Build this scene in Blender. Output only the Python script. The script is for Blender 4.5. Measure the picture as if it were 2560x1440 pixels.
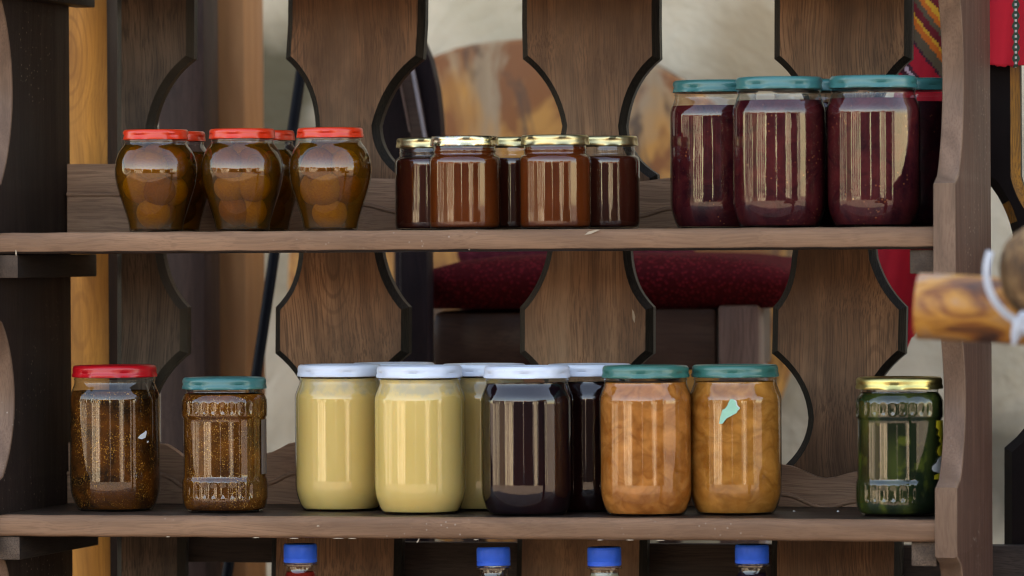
import bpy, bmesh, math, random
from mathutils import Vector, Matrix, Euler
random.seed(7)
SC = bpy.context.scene
for o in list(bpy.data.objects): bpy.data.objects.remove(o)
C = SC.collection
PI = math.pi

# ------------------------------------------------------------------ camera
F = 13350.0                       # focal length in pixels of the 2560 px wide photograph
D0 = 5.0
YAW = math.radians(12.7); PITCH = -math.atan(100/F); ROLL = 0.0060
P0 = Vector((0, 0, 1.20))
dirv = Vector((-math.sin(YAW)*math.cos(PITCH), math.cos(YAW)*math.cos(PITCH), math.sin(PITCH)))
CAMP = P0 - dirv*D0
right = dirv.cross(Vector((0, 0, 1))).normalized(); up = right.cross(dirv).normalized()
cr, sr = math.cos(ROLL), math.sin(ROLL)
R_ = right*cr - up*sr; U_ = up*cr + right*sr
cam = bpy.data.cameras.new('camera'); co = bpy.data.objects.new('camera', cam); C.objects.link(co)
co.matrix_world = Matrix(((R_.x, U_.x, -dirv.x, CAMP.x), (R_.y, U_.y, -dirv.y, CAMP.y), (R_.z, U_.z, -dirv.z, CAMP.z), (0, 0, 0, 1)))
cam.sensor_width = 36; cam.lens = F/2560*36; cam.clip_end = 500; cam.clip_start = .1
cam.dof.use_dof = True; cam.dof.focus_distance = 5.13; cam.dof.aperture_fstop = 6.0
SC.camera = co

def at(u, v, Y):
    """point on the vertical plane y=Y that the photograph's pixel (u,v) looks at"""
    d = dirv + R_*((u-1280)/F) - U_*((v-720)/F)
    t = (Y-CAMP.y)/d.y
    return CAMP + d*t
def ppm(Y): return F/(at(1280, 620, Y)-CAMP).dot(dirv)

# ------------------------------------------------------------------ light
SUN_EL, SUN_AZ = math.radians(42), math.radians(14)       # azimuth from +Y towards +X : the sun stands behind the wall
W = bpy.data.worlds.new('World'); SC.world = W; W.use_nodes = True
nt = W.node_tree; nt.nodes.clear()
sky = nt.nodes.new('ShaderNodeTexSky'); sky.sky_type = 'NISHITA'; sky.sun_disc = False
sky.sun_elevation = SUN_EL; sky.sun_rotation = SUN_AZ; sky.air_density = 1.0; sky.dust_density = .6; sky.ozone_density = 1.5
bg = nt.nodes.new('ShaderNodeBackground'); bg.inputs[1].default_value = 0.15
ow = nt.nodes.new('ShaderNodeOutputWorld'); nt.links.new(sky.outputs[0], bg.inputs[0]); nt.links.new(bg.outputs[0], ow.inputs[0])
sl = bpy.data.lights.new('sun', 'SUN'); sl.energy = 4.5; sl.angle = math.radians(.5); sl.color = (1, .94, .84)
so = bpy.data.objects.new('sun', sl); C.objects.link(so)
sd = Vector((math.sin(SUN_AZ)*math.cos(SUN_EL), math.cos(SUN_AZ)*math.cos(SUN_EL), math.sin(SUN_EL)))
so.rotation_euler = sd.to_track_quat('Z', 'Y').to_euler(); so.location = (0, 0, 12)
SC.view_settings.view_transform = 'Standard'; SC.view_settings.look = 'None'; SC.view_settings.gamma = 1
SC.view_settings.use_curve_mapping = False; SC.view_settings.exposure = 2.55
SC.view_settings.use_white_balance = True; SC.view_settings.white_balance_temperature = 9600; SC.view_settings.white_balance_tint = 16
SC.render.engine = 'CYCLES'
cy = SC.cycles; cy.pixel_filter_type = 'BLACKMAN_HARRIS'; cy.filter_width = 1.15; cy.use_denoising = True; cy.max_bounces = 10; cy.transparent_max_bounces = 24; cy.diffuse_bounces = 5
cy.glossy_bounces = 5; cy.caustics_reflective = False; cy.caustics_refractive = False; cy.sample_clamp_indirect = 6

# ------------------------------------------------------------------ object helpers
def tag(o, label=None, cat=None, group=None, kind=None):
    if label: o['label'] = label
    if cat: o['category'] = cat
    if group: o['group'] = group
    if kind: o['kind'] = kind
    return o
def empty(name, loc, label, cat, group=None, rz=0):
    o = bpy.data.objects.new(name, None); C.objects.link(o); o.location = loc; o.rotation_euler = (0, 0, rz)
    o.empty_display_size = .02
    return tag(o, label, cat, group)
def link(name, me, parent=None, mats=None, loc=None):
    o = bpy.data.objects.new(name, me); C.objects.link(o)
    if mats is not None:
        for m in (mats if isinstance(mats, (list, tuple)) else [mats]): me.materials.append(m)
    if parent:
        o.parent = parent
        if loc is not None: o.location = loc
    elif loc is not None: o.location = loc
    return o
def bm2me(bm, name, smooth=40):
    bmesh.ops.recalc_face_normals(bm, faces=bm.faces)
    me = bpy.data.meshes.new(name); bm.to_mesh(me); bm.free()
    if smooth:
        me.polygons.foreach_set('use_smooth', [True]*len(me.polygons))
        try: me.set_sharp_from_angle(angle=math.radians(smooth))
        except Exception: pass
    return me
def obj(name, bm, mats, parent=None, smooth=40, origin=None):
    """bm is in world coordinates; children are stored relative to the parent's place"""
    base = Vector(origin) if origin is not None else (parent_base(parent) if parent else Vector((0, 0, 0)))
    for v in bm.verts: v.co -= base
    o = link(name, bm2me(bm, name, smooth), parent, mats)
    if origin is not None:
        o.location = Vector(origin) - (parent_base(parent) if parent else Vector((0, 0, 0)))
    return o
def parent_base(p):
    b = Vector(p.location)
    while p.parent: p = p.parent; b += Vector(p.location)
    return b
def box(bm, a, b, bevel=0, mi=0, seg=2):
    a, b = Vector(a), Vector(b)
    r = bmesh.ops.create_cube(bm, size=1)
    vs = r['verts']
    for v in vs:
        v.co = Vector(((a.x+b.x)/2+v.co.x*(b.x-a.x), (a.y+b.y)/2+v.co.y*(b.y-a.y), (a.z+b.z)/2+v.co.z*(b.z-a.z)))
    fs = list({f for v in vs for f in v.link_faces})
    for f in fs: f.material_index = mi
    if bevel:
        es = list({e for v in vs for e in v.link_edges})
        bmesh.ops.bevel(bm, geom=es, offset=bevel, segments=seg, affect='EDGES', profile=.5)
    return bm
def tube(bm, pts, rad, seg=12, mi=0, cap=True):
    rings = []
    n = len(pts); pts = [Vector(p) for p in pts]
    prevx = None
    for i, p in enumerate(pts):
        t = (pts[min(i+1, n-1)]-pts[max(i-1, 0)]).normalized()
        if prevx is None:
            x = t.orthogonal().normalized()
        else:
            x = (prevx - t*prevx.dot(t)).normalized()
        prevx = x; y = t.cross(x)
        r = rad[i] if isinstance(rad, (list, tuple)) else rad
        rings.append([bm.verts.new(p+(x*math.cos(2*PI*k/seg)+y*math.sin(2*PI*k/seg))*r) for k in range(seg)])
    for a, b in zip(rings, rings[1:]):
        for k in range(seg):
            f = bm.faces.new((a[k], a[(k+1) % seg], b[(k+1) % seg], b[k])); f.material_index = mi
    if cap:
        for r in (rings[0], rings[-1]):
            f = bm.faces.new(r); f.material_index = mi
    return bm
def lathe(prof, seg=64, mod=None, close_bottom=True, close_top=False):
    """prof: list of (r,z); mod(r,z,a)->r"""
    bm = bmesh.new(); rings = []
    for r, z in prof:
        rings.append([bm.verts.new(((mod(r, z, 2*PI*k/seg) if mod else r)*math.cos(2*PI*k/seg),
                                    (mod(r, z, 2*PI*k/seg) if mod else r)*math.sin(2*PI*k/seg), z)) for k in range(seg)])
    for a, b in zip(rings, rings[1:]):
        for k in range(seg): bm.faces.new((a[k], a[(k+1) % seg], b[(k+1) % seg], b[k]))
    if close_bottom: bm.faces.new(list(reversed(rings[0])))
    if close_top: bm.faces.new(rings[-1])
    return bm
def smooth_prof(pts, n=4):
    """Catmull-Rom through profile points flagged 's'; plain points stay"""
    out = []
    P = [Vector((p[0], p[1])) for p in pts]
    for i in range(len(P)-1):
        p0, p1, p2, p3 = P[max(i-1, 0)], P[i], P[i+1], P[min(i+2, len(P)-1)]
        for k in range(n):
            t = k/n
            q = .5*((2*p1)+(p2-p0)*t+(2*p0-5*p1+4*p2-p3)*t*t+(-p0+3*p1-3*p2+p3)*t**3)
            out.append((q.x, q.y))
    out.append((P[-1].x, P[-1].y))
    return out
def qbez(a, b, c, n=9):
    return [((1-t)**2*a[0]+2*(1-t)*t*b[0]+t*t*c[0], (1-t)**2*a[1]+2*(1-t)*t*b[1]+t*t*c[1]) for t in [k/n for k in range(n+1)]]

# ------------------------------------------------------------------ node DSL
class N:
    def __init__(s, name):
        s.m = bpy.data.materials.new(name); s.m.use_nodes = True; s.t = s.m.node_tree; s.t.nodes.clear()
        s.out = s.t.nodes.new('ShaderNodeOutputMaterial')
    def set(s, sock, v):
        if v is None: return
        if hasattr(v, 'is_output') or isinstance(v, bpy.types.NodeSocket): s.t.links.new(v, sock)
        else:
            try: sock.default_value = v
            except Exception: sock.default_value = tuple(v)+(1,) if len(v) == 3 else v
    def node(s, ty, **kw):
        n = s.t.nodes.new(ty)
        for k, v in kw.items(): setattr(n, k, v)
        return n
    def coord(s, rnd=True, kind='Object'):
        tc = s.node('ShaderNodeTexCoord').outputs[kind]
        if not rnd: return tc
        oi = s.node('ShaderNodeObjectInfo').outputs['Random']
        sc = s.node('ShaderNodeVectorMath', operation='SCALE'); s.set(sc.inputs[0], (7.3, 5.1, 3.7)); s.set(sc.inputs['Scale'], oi)
        ad = s.node('ShaderNodeVectorMath', operation='ADD'); s.set(ad.inputs[0], tc); s.set(ad.inputs[1], sc.outputs[0])
        return ad.outputs[0]
    def map(s, v, scale=(1, 1, 1), rot=(0, 0, 0), loc=(0, 0, 0)):
        n = s.node('ShaderNodeMapping'); s.set(n.inputs[0], v); n.inputs['Scale'].default_value = scale
        n.inputs['Rotation'].default_value = rot; n.inputs['Location'].default_value = loc
        return n.outputs[0]
    def noise(s, v, scale, detail=4, rough=.55, dist=0, out=0):
        n = s.node('ShaderNodeTexNoise'); s.set(n.inputs['Vector'], v); s.set(n.inputs['Scale'], scale)
        s.set(n.inputs['Detail'], detail); s.set(n.inputs['Roughness'], rough); s.set(n.inputs['Distortion'], dist)
        return n.outputs[out]
    def voro(s, v, scale, feature='F1', out='Distance', rnd=1, smooth=.3):
        n = s.node('ShaderNodeTexVoronoi', feature=feature); s.set(n.inputs['Vector'], v); s.set(n.inputs['Scale'], scale)
        s.set(n.inputs['Randomness'], rnd)
        if feature == 'SMOOTH_F1': s.set(n.inputs['Smoothness'], smooth)
        return n.outputs[out]
    def wave(s, v, scale, dist=3, detail=3, dscale=1, d='X'):
        n = s.node('ShaderNodeTexWave', bands_direction=d); s.set(n.inputs['Vector'], v); s.set(n.inputs['Scale'], scale)
        s.set(n.inputs['Distortion'], dist); s.set(n.inputs['Detail'], detail); s.set(n.inputs['Detail Scale'], dscale)
        return n.outputs['Fac']
    def ramp(s, v, stops, interp='LINEAR'):
        n = s.node('ShaderNodeValToRGB'); s.set(n.inputs[0], v); e = n.color_ramp.elements; n.color_ramp.interpolation = interp
        while len(e) < len(stops): e.new(.5)
        for el, (p, c) in zip(e, stops):
            el.position = p; el.color = (c, c, c, 1) if isinstance(c, (int, float)) else tuple(c)+(1,)
        return n.outputs[0]
    def mix(s, f, a, b, mode='MIX'):
        n = s.node('ShaderNodeMix', data_type='RGBA', blend_type=mode)
        s.set(n.inputs[0], f)
        for i, c in ((6, a), (7, b)):
            if isinstance(c, (tuple, list)): c = tuple(c)+(1,) if len(c) == 3 else c
            s.set(n.inputs[i], c)
        return n.outputs[2]
    def math(s, op, a, b=None, clamp=False):
        n = s.node('ShaderNodeMath', operation=op); n.use_clamp = clamp; s.set(n.inputs[0], a); s.set(n.inputs[1], b); return n.outputs[0]
    def sep(s, v):
        n = s.node('ShaderNodeSeparateXYZ'); s.set(n.inputs[0], v); return n.outputs
    def bump(s, h, strength=.3, dist=.001, normal=None):
        n = s.node('ShaderNodeBump'); s.set(n.inputs['Height'], h); s.set(n.inputs['Strength'], strength); s.set(n.inputs['Distance'], dist)
        s.set(n.inputs['Normal'], normal); return n.outputs[0]
    def pbr(s, color, rough=.5, bump=None, metal=0, coat=0, coat_rough=.1, sss=0, spec=.5, sss_r=None, alpha=None):
        n = s.node('ShaderNodeBsdfPrincipled')
        if isinstance(color, (tuple, list)): color = tuple(color)+(1,)
        s.set(n.inputs['Base Color'], color); s.set(n.inputs['Roughness'], rough); s.set(n.inputs['Metallic'], metal)
        s.set(n.inputs['Normal'], bump); s.set(n.inputs['Coat Weight'], coat); s.set(n.inputs['Coat Roughness'], coat_rough)
        s.set(n.inputs['Specular IOR Level'], spec); s.set(n.inputs['Subsurface Weight'], sss)
        if sss: n.inputs['Subsurface Scale'].default_value = .01; n.inputs['Subsurface Radius'].default_value = sss_r or (1, .6, .3)
        if alpha is not None: s.set(n.inputs['Alpha'], alpha)
        return n.outputs[0]
    def end(s, sh): s.set(s.out.inputs[0], sh); return s.m

def wood(name, base, dark, axis='Z', rough=.5, grain=1.0, blotch=.6, chips=0, coat=0, knots=False, light=None, fine=1.0, spec=.14):
    n = N(name); c = n.coord()
    L, T = 1.6, 26
    sc = {'X': (L, T, T), 'Y': (T, L, T), 'Z': (T, T, L)}[axis]
    warp = n.noise(c, 5, 2, .5, out=1)
    cw = n.mix(.035, c, warp, 'ADD')
    m = n.map(cw, sc)
    rings = n.wave(n.map(cw, {'X': (1, 9, 9), 'Y': (9, 1, 9), 'Z': (9, 9, .8)}[axis]), 2.2, 7, 3, 1.1, 'DIAGONAL')
    f1 = n.noise(m, 3.0, 6, .65); f2 = n.noise(n.map(cw, tuple(x*(2.6 if x < 5 else 9) for x in sc)), 3.5, 3, .6)
    bl = n.noise(n.map(c, {'X': (2, 6, 6), 'Y': (6, 2, 6), 'Z': (6, 6, 3)}[axis]), 1.3, 5, .6)
    g = n.math('ADD', n.math('MULTIPLY', rings, .35), n.math('MULTIPLY', f1, .75))
    g = n.ramp(g, [(.28, 0), (.75, 1)])
    col = n.mix(g, tuple((d*.55+b*.45) for d, b in zip(dark, base)), base)
    col = n.mix(n.ramp(f2, [(.40, .75*fine), (.53, 0)]), col, dark)
    if light: col = n.mix(n.ramp(n.noise(n.map(c, sc), .5, 3, .6), [(.5, 0), (.7, .7)]), col, light)
    col = n.mix(n.ramp(bl, [(.38, blotch), (.62, 0)]), col, dark)
    if knots:
        k = n.voro(n.map(c, (9, 9, 3.2)), 1.3, rnd=1)
        col = n.mix(n.ramp(k, [(.06, .8), (.17, 0)]), col, dark)
        kr = n.math('SINE', n.math('MULTIPLY', k, 110))
        col = n.mix(n.math('MULTIPLY', n.ramp(kr, [(.4, 0), (.9, .5)]), n.ramp(k, [(.16, 1), (.4, 0)])), col, dark)
    if chips:
        v = n.voro(c, 150); w = n.noise(c, 7, 2)
        mask = n.math('MULTIPLY', n.ramp(v, [(.10, 1), (.16, 0)]), n.ramp(w, [(.58, 0), (.66, chips)]))
        col = n.mix(mask, col, (.38, .31, .25))
    h = n.math('ADD', n.math('MULTIPLY', f2, .5), f1)
    rg = n.ramp(f1, [(.2, rough+.12), (.8, rough-.08)])
    return n.end(n.pbr(col, rg, n.bump(h, .45*grain, .0012), coat=coat*.3, coat_rough=.25, spec=spec))

WOOD = wood('brown_stained_wood', (.335, .170, .090), (.088, .045, .026), 'Z', .42, blotch=.85, knots=True, light=(.43, .255, .150))
WOOD_D = wood('dark_slat_wood', (.215, .142, .098), (.045, .032, .024), 'Z', .5, blotch=.8)
EDGE = wood('black_stained_edge', (.026, .020, .015), (.006, .005, .004), 'Z', .38, 1.3, blotch=.3, light=(.085, .068, .050), spec=.12)
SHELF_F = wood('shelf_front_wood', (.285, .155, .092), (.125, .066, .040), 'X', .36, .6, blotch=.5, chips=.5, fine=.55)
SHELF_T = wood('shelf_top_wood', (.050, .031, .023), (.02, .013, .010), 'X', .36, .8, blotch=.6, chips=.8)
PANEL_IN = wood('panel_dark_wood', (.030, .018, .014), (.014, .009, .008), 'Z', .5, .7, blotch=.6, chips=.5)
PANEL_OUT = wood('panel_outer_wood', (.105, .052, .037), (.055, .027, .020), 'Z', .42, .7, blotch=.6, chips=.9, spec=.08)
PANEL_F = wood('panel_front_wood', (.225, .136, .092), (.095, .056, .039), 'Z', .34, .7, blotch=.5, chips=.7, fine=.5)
RAIL = wood('rail_wood', (.52, .290, .175), (.25, .135, .085), 'X', .42, blotch=.5)
RAIL_D = wood('dark_rail_wood', (.065, .045, .036), (.022, .016, .014), 'X', .5, blotch=.6)
CLEAT = wood('cleat_end_wood', (.14, .095, .068), (.05, .034, .026), 'Y', .6, 1.2)
CLEAT_D = wood('cleat_dark_wood', (.035, .025, .02), (.015, .011, .01), 'Y', .55)
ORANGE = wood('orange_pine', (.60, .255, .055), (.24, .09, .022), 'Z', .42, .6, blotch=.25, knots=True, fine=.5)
ORANGE_D = wood('tan_painted_wood', (.40, .18, .075), (.27, .11, .045), 'Z', .5, .4, blotch=.2, fine=.3)
BEIGE_E = wood('pale_edge_wood', (.34, .26, .18), (.2, .14, .09), 'Z', .5, .4)
DARKPOST = wood('dark_red_brown_wood', (.055, .030, .024), (.02, .011, .009), 'Z', .45, .4, blotch=.4)
CHAIRW = wood('dark_chair_wood', (.085, .045, .033), (.035, .018, .014), 'X', .33, .5, blotch=.5, coat=.3)
CHAIR_LIT = wood('lit_brown_apron', (.14, .078, .058), (.06, .033, .025), 'X', .33, .8, blotch=.8, coat=.3)  # chair wood brightened, so the light on the right apron is in its colour
CHAIRB = wood('mahogany_leg', (.19, .112, .085), (.10, .055, .042), 'Z', .33, .5, blotch=.5, coat=.3)
NAVYW = wood('blackish_stile', (.022, .013, .014), (.009, .006, .007), 'Z', .4, .4, blotch=.4, spec=.07)

def m_plaster():
    n = N('cream_plaster'); c = n.coord(False)
    big = n.noise(c, 5, 5, .6, .8); sm = n.noise(c, 22, 5, .6)
    col = n.mix(n.ramp(big, [(.42, 0), (.66, 1)]), (.60, .51, .38), (.47, .385, .265))
    col = n.mix(n.ramp(sm, [(.35, .35), (.6, 0)]), col, (.40, .35, .27))
    dk = n.noise(n.map(c, (1, 1, 1.5), loc=(.7, 0, .4)), 3.6, 5, .65, .4)
    col = n.mix(n.ramp(dk, [(.63, 0), (.73, .85)]), col, (.17, .13, .075))
    # two stains that have a place of their own on this wall
    for (u, v, r, cc, k) in ((655, 245, .075, (.07, .055, .025), .95), (1885, 130, .060, (.33, .23, .13), .8), (2520, 1180, .05, (.10, .085, .06), .85), (1230, 20, .05, (.36, .31, .2), .4), (700, 620, .05, (.2, .16, .09), .5)):
        p = at(u, v, 1.3)
        d = n.node('ShaderNodeVectorMath', operation='DISTANCE'); n.set(d.inputs[0], n.mix(.09, c, n.noise(c, 12, 3, .6, out=1), 'ADD'))
        d.inputs[1].default_value = (p.x+.045, p.y+.045, p.z+.045)
        col = n.mix(n.ramp(d.outputs['Value'], [(r*.7, k), (r*1.7, 0)]), col, cc)
    return n.end(n.pbr(col, .85, n.bump(n.math('ADD', big, n.math('MULTIPLY', sm, .3)), .6, .02)))
PLASTER = m_plaster()

def m_disc():
    n = N('burnt_pale_wood'); c = n.coord(False)
    g = n.noise(n.map(c, (30, 30, 2)), 1.5, 5, .6); b = n.noise(n.map(c, (9, 9, 3.2)), 1.25, 4, .6, .7)
    col = n.mix(n.ramp(g, [(.3, 0), (.7, 1)]), (.25, .155, .085), (.38, .26, .155))
    z = n.sep(c)[2]
    col = n.mix(n.ramp(n.math('ADD', b, n.math('MULTIPLY', n.math('SUBTRACT', z, 1.4), -1.4)), [(.46, 0), (.60, .9)]), col, (.52, .22, .040))
    bb = n.noise(n.map(c, (13, 13, 5), loc=(3, 2, 1)), 1.2, 4, .6, .9)
    col = n.mix(n.ramp(bb, [(.44, 0), (.54, .92)]), col, (.22, .065, .014))
    b3 = n.noise(n.map(c, (16, 16, 6), loc=(6, 2, 5)), 1.2, 3, .6, .9)
    col = n.mix(n.ramp(b3, [(.54, 0), (.64, .9)]), col, (.085, .05, .03))
    return n.end(n.pbr(col, .6))
DISC = m_disc()

def m_glass(name, tint=(.96, .97, .96), edge=(.40, .43, .38), f0=.058, ripple=.20, rough=.035):
    n = N(name)
    lw = n.node('ShaderNodeLayerWeight'); lw.inputs[0].default_value = .5
    c = n.coord()
    rp = n.noise(n.map(c, (1, 1, .03)), 260, 2, .5); rp2 = n.noise(n.map(c, (1, 1, .22)), 60, 3, .55)
    b = n.bump(n.math('ADD', n.math('MULTIPLY', rp, .35), rp2), ripple, .00040)
    n.set(lw.inputs['Normal'], None)
    fc = lw.outputs['Facing']
    fr = n.math('ADD', n.math('MULTIPLY', n.math('POWER', fc, 5), .85), f0, True)
    tr = n.node('ShaderNodeBsdfTransparent'); n.set(tr.inputs[0], n.mix(n.math('POWER', fc, 4), tint, edge))
    gl = n.node('ShaderNodeBsdfGlossy'); gl.inputs['Roughness'].default_value = rough; n.set(gl.inputs['Normal'], b)
    gl.inputs[0].default_value = (1, 1, 1, 1)
    mx = n.node('ShaderNodeMixShader'); n.set(mx.inputs[0], fr); n.set(mx.inputs[1], tr.outputs[0]); n.set(mx.inputs[2], gl.outputs[0])
    return n.end(mx.outputs[0])
GLASS = m_glass('jar_glass')
GLASS_W = m_glass('wavy_jar_glass', ripple=.45)
GLASS_S = m_glass('smooth_jar_glass', ripple=.06, f0=.06, rough=.012)
GLASS_D = m_glass('clear_wavy_glass', ripple=.14, rough=.015, f0=.062)
PET = m_glass('clear_plastic', f0=.07, ripple=.8, edge=(.55, .57, .55))

def m_lid(name, col, rough=.3, metal=0):
    n = N(name); c = n.coord()
    s = n.noise(c, 160, 4, .7)
    cc = n.mix(n.ramp(s, [(.66, 0), (.74, .25)]), col, tuple(x*.45 for x in col))
    b = n.noise(c, 30, 2, .5)
    return n.end(n.pbr(cc, rough, n.bump(b, .25, .002), metal=metal, coat=.12 if not metal else 0, coat_rough=.12))
L_RED = m_lid('red_lid', (.66, .034, .009)); L_DRED = m_lid('crimson_lid', (.50, .006, .012)); L_TEAL = m_lid('teal_lid', (.022, .150, .148))
L_GREEN = m_lid('green_lid', (.022, .150, .125)); L_WHITE = m_lid('white_lid', (.60, .68, .80)); L_GOLD = m_lid('gold_lid', (.54, .45, .24), .36, 1)
L_YGOLD = m_lid('yellow_gold_lid', (.56, .47, .18), .34, 1)
def m_goldworn():
    n = N('worn_gold_lid'); c = n.coord()
    s = n.ramp(n.noise(c, 70, 5, .7), [(.5, 0), (.6, 1)])
    return n.end(n.pbr(n.mix(s, (.70, .60, .36), (.50, .50, .50)), n.mix(s, (.25,)*3, (.42,)*3), n.bump(n.noise(c, 60, 4), .5, .002), metal=1))
L_GOLDW = m_goldworn()

def m_fill(name, base, dark, kind='smooth', sss=.15, accent=None, rough=.25):
    n = N(name); c = n.coord()
    h = n.noise(c, 40, 3)
    if kind == 'smooth':
        col = n.mix(n.ramp(n.noise(n.map(c, (1, 1, .4)), 22, 3), [(.35, 0), (.7, 1)]), base, dark); bp = n.bump(h, .1, .001)
        if accent:                                            # smeared film above the fill line, small bubbles
            zz = n.math('MULTIPLY', n.sep(n.coord(False))[2], 6.0); nz = n.noise(n.map(c, (1, 1, .8)), 70, 4, .6)
            zz = n.math('ADD', zz, n.math('MULTIPLY', n.math('SUBTRACT', nz, .5), .10))
            col = n.mix(n.math('MULTIPLY', n.ramp(zz, [(.675, 0), (.70, 1)]), n.ramp(nz, [(.40, .25), (.60, .85)])), col, accent)
            col = n.mix(n.ramp(n.voro(c, 170), [(.05, .5), (.10, 0)]), col, accent)
    elif kind == 'jam':
        a = n.noise(c, 38, 5, .65, 1); col = n.mix(n.ramp(a, [(.35, 0), (.68, 1)]), dark, base)
        v = n.voro(c, 210); col = n.mix(n.math('MULTIPLY', n.ramp(v, [(.1, .8), (.2, 0)]), n.ramp(n.noise(c, 30), [(.5, 0), (.6, 1)])), col, accent)
        bp = n.bump(a, .5, .002)
    elif kind == 'fig':
        a = n.noise(c, 26, 5, .6, 1.2); col = n.mix(n.ramp(a, [(.38, 0), (.66, 1)]), dark, base)
        dens = n.ramp(n.noise(n.map(c, loc=(3, 1, 2)), 34, 3, .6, 1), [(.46, .12), (.62, 1)])
        v = n.voro(c, 560); v2 = n.voro(n.map(c, loc=(5, 5, 5)), 400)
        sp = n.math('MAXIMUM', n.ramp(v, [(.22, 1), (.36, 0)]), n.ramp(v2, [(.16, 1), (.26, 0)]))
        pick = n.ramp(n.noise(c, 260, 1), [(.48, 0), (.56, 1)])
        col = n.mix(n.math('MULTIPLY', n.math('MULTIPLY', sp, dens), n.math('ADD', pick, .25, True)), col, accent); bp = n.bump(v, .3, .001)
    elif kind == 'peach':
        w = n.mix(.06, c, n.noise(c, 22, 3, out=1), 'ADD')
        v = n.voro(n.map(w, (1, 1, 1.5)), 30, 'SMOOTH_F1', smooth=.8)
        e = n.noise(n.map(w, (1, 1, 1.4)), 30, 4, .6, 1.5)
        col = n.mix(n.ramp(e, [(.35, 0), (.66, 1)]), base, dark)
        ed = n.voro(n.map(w, (1, 1, 1.6), loc=(.3, .1, .2)), 34, 'DISTANCE_TO_EDGE')
        col = n.mix(n.ramp(ed, [(.0, .5), (.14, .22), (.40, 0)]), col, tuple(x*.5 for x in dark))
        col = n.mix(n.ramp(v, [(.2, .35), (.5, 0)]), col, tuple(min(1, x*1.35) for x in base))
        col = n.mix(n.ramp(n.noise(c, 60, 4), [(.5, 0), (.7, .35)]), col, accent)
        bp = n.bump(v, .35, -.003)
    elif kind == 'pickle':
        v = n.voro(n.map(c, (1, 1, .38)), 48, 'SMOOTH_F1', smooth=.6); col = n.mix(n.ramp(v, [(.15, 0), (.6, 1)]), base, dark)
        col = n.mix(n.ramp(n.noise(c, 50, 3), [(.58, 0), (.7, .6)]), col, accent); bp = n.bump(v, .6, -.003)
    return n.end(n.pbr(col, rough, bp, sss=sss, coat=0, spec=0))
F_CREAM = m_fill('creamed_honey', (.78, .54, .195), (.72, .48, .155), 'smooth', .3, (.50, .40, .24))
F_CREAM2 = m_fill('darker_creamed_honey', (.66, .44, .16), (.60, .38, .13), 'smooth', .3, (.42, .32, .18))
F_DARK = m_fill('dark_syrup', (.007, .004, .006), (.014, .003, .003), 'smooth', 0)
F_DARKR = m_fill('dark_red_syrup', (.020, .004, .003), (.008, .003, .003), 'smooth', 0)
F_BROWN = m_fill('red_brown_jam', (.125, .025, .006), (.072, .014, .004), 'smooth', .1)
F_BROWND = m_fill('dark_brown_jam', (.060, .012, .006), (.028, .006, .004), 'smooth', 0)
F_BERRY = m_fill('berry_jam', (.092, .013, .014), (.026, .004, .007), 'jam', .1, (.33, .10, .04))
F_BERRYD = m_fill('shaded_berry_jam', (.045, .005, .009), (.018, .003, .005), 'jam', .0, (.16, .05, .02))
F_FIG = m_fill('fig_jam', (.11, .030, .005), (.016, .007, .003), 'fig', .0, (.46, .20, .035))
F_FIG2 = m_fill('amber_fig_jam', (.15, .044, .006), (.045, .014, .004), 'fig', .0, (.50, .24, .055))
F_PEACH = m_fill('orange_preserve', (.58, .215, .055), (.36, .105, .020), 'peach', .2, (.36, .10, .015))
F_PEACH2 = m_fill('apricot_preserve', (.58, .240, .055), (.38, .125, .020), 'peach', .2, (.36, .12, .02))
F_PICKLE = m_fill('green_pickles', (.035, .050, .012), (.008, .016, .007), 'pickle', .0, (.09, .11, .015))
F_FRUIT = m_fill('green_plum', (.50, .30, .020), (.36, .18, .012), 'smooth', .25)
F_FRUIT2 = m_fill('brown_plum', (.32, .130, .024), (.22, .08, .016), 'smooth', .2)
F_REDW = m_fill('red_drink', (.24, .018, .012), (.14, .01, .01), 'smooth', .1)
F_NAVY = m_fill('dark_drink', (.012, .012, .03), (.02, .008, .014), 'smooth', 0)
F_PALE = m_fill('pale_drink', (.42, .42, .30), (.34, .34, .25), 'smooth', .2)
def m_syrup():
    n = N('amber_syrup')
    lw = n.node('ShaderNodeLayerWeight'); lw.inputs[0].default_value = .5
    tr = n.node('ShaderNodeBsdfTransparent'); n.set(tr.inputs[0], n.mix(n.math('POWER', lw.outputs['Facing'], 2.0), (.80, .56, .17), (.45, .22, .03)))
    df = n.node('ShaderNodeBsdfDiffuse'); n.set(df.inputs[0], n.mix(n.noise(n.coord(), 40, 3), (.20, .085, .008), (.13, .045, .005)))
    mx = n.node('ShaderNodeMixShader'); mx.inputs[0].default_value = .28; n.set(mx.inputs[1], tr.outputs[0]); n.set(mx.inputs[2], df.outputs[0])
    return n.end(mx.outputs[0])
F_SYRUP = m_syrup()
def plain(name, col, rough=.5, **k):
    k.setdefault('spec', .25); n = N(name); c = n.coord()
    cc = n.mix(n.ramp(n.noise(c, 60, 4), [(.3, 0), (.7, 1)]), col, tuple(x*.8 for x in col))
    return n.end(n.pbr(cc, rough, n.bump(n.noise(c, 200, 3), .15, .0005), **k))
BLUECAP = plain('blue_plastic', (.012, .15, .88), .42, sss=.1)
BLACKM = plain('black_metal', (.006, .007, .010), .4, spec=.06)
STICK = plain('mint_paper', (.30, .62, .46), .7); PAPER = plain('white_paper', (.72, .74, .72), .7); YELLOW = plain('yellow_paper', (.80, .66, .04), .6)
FILM = plain('clear_label_film', (.16, .13, .12), .3)
STRAP = plain('white_plastic_strap', (.46, .50, .56), .35)
LAV = plain('lavender_paint_and_glint', (.30, .26, .27), .5)
CHIP = plain('bare_wood_chip', (.42, .33, .24), .7)

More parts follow.
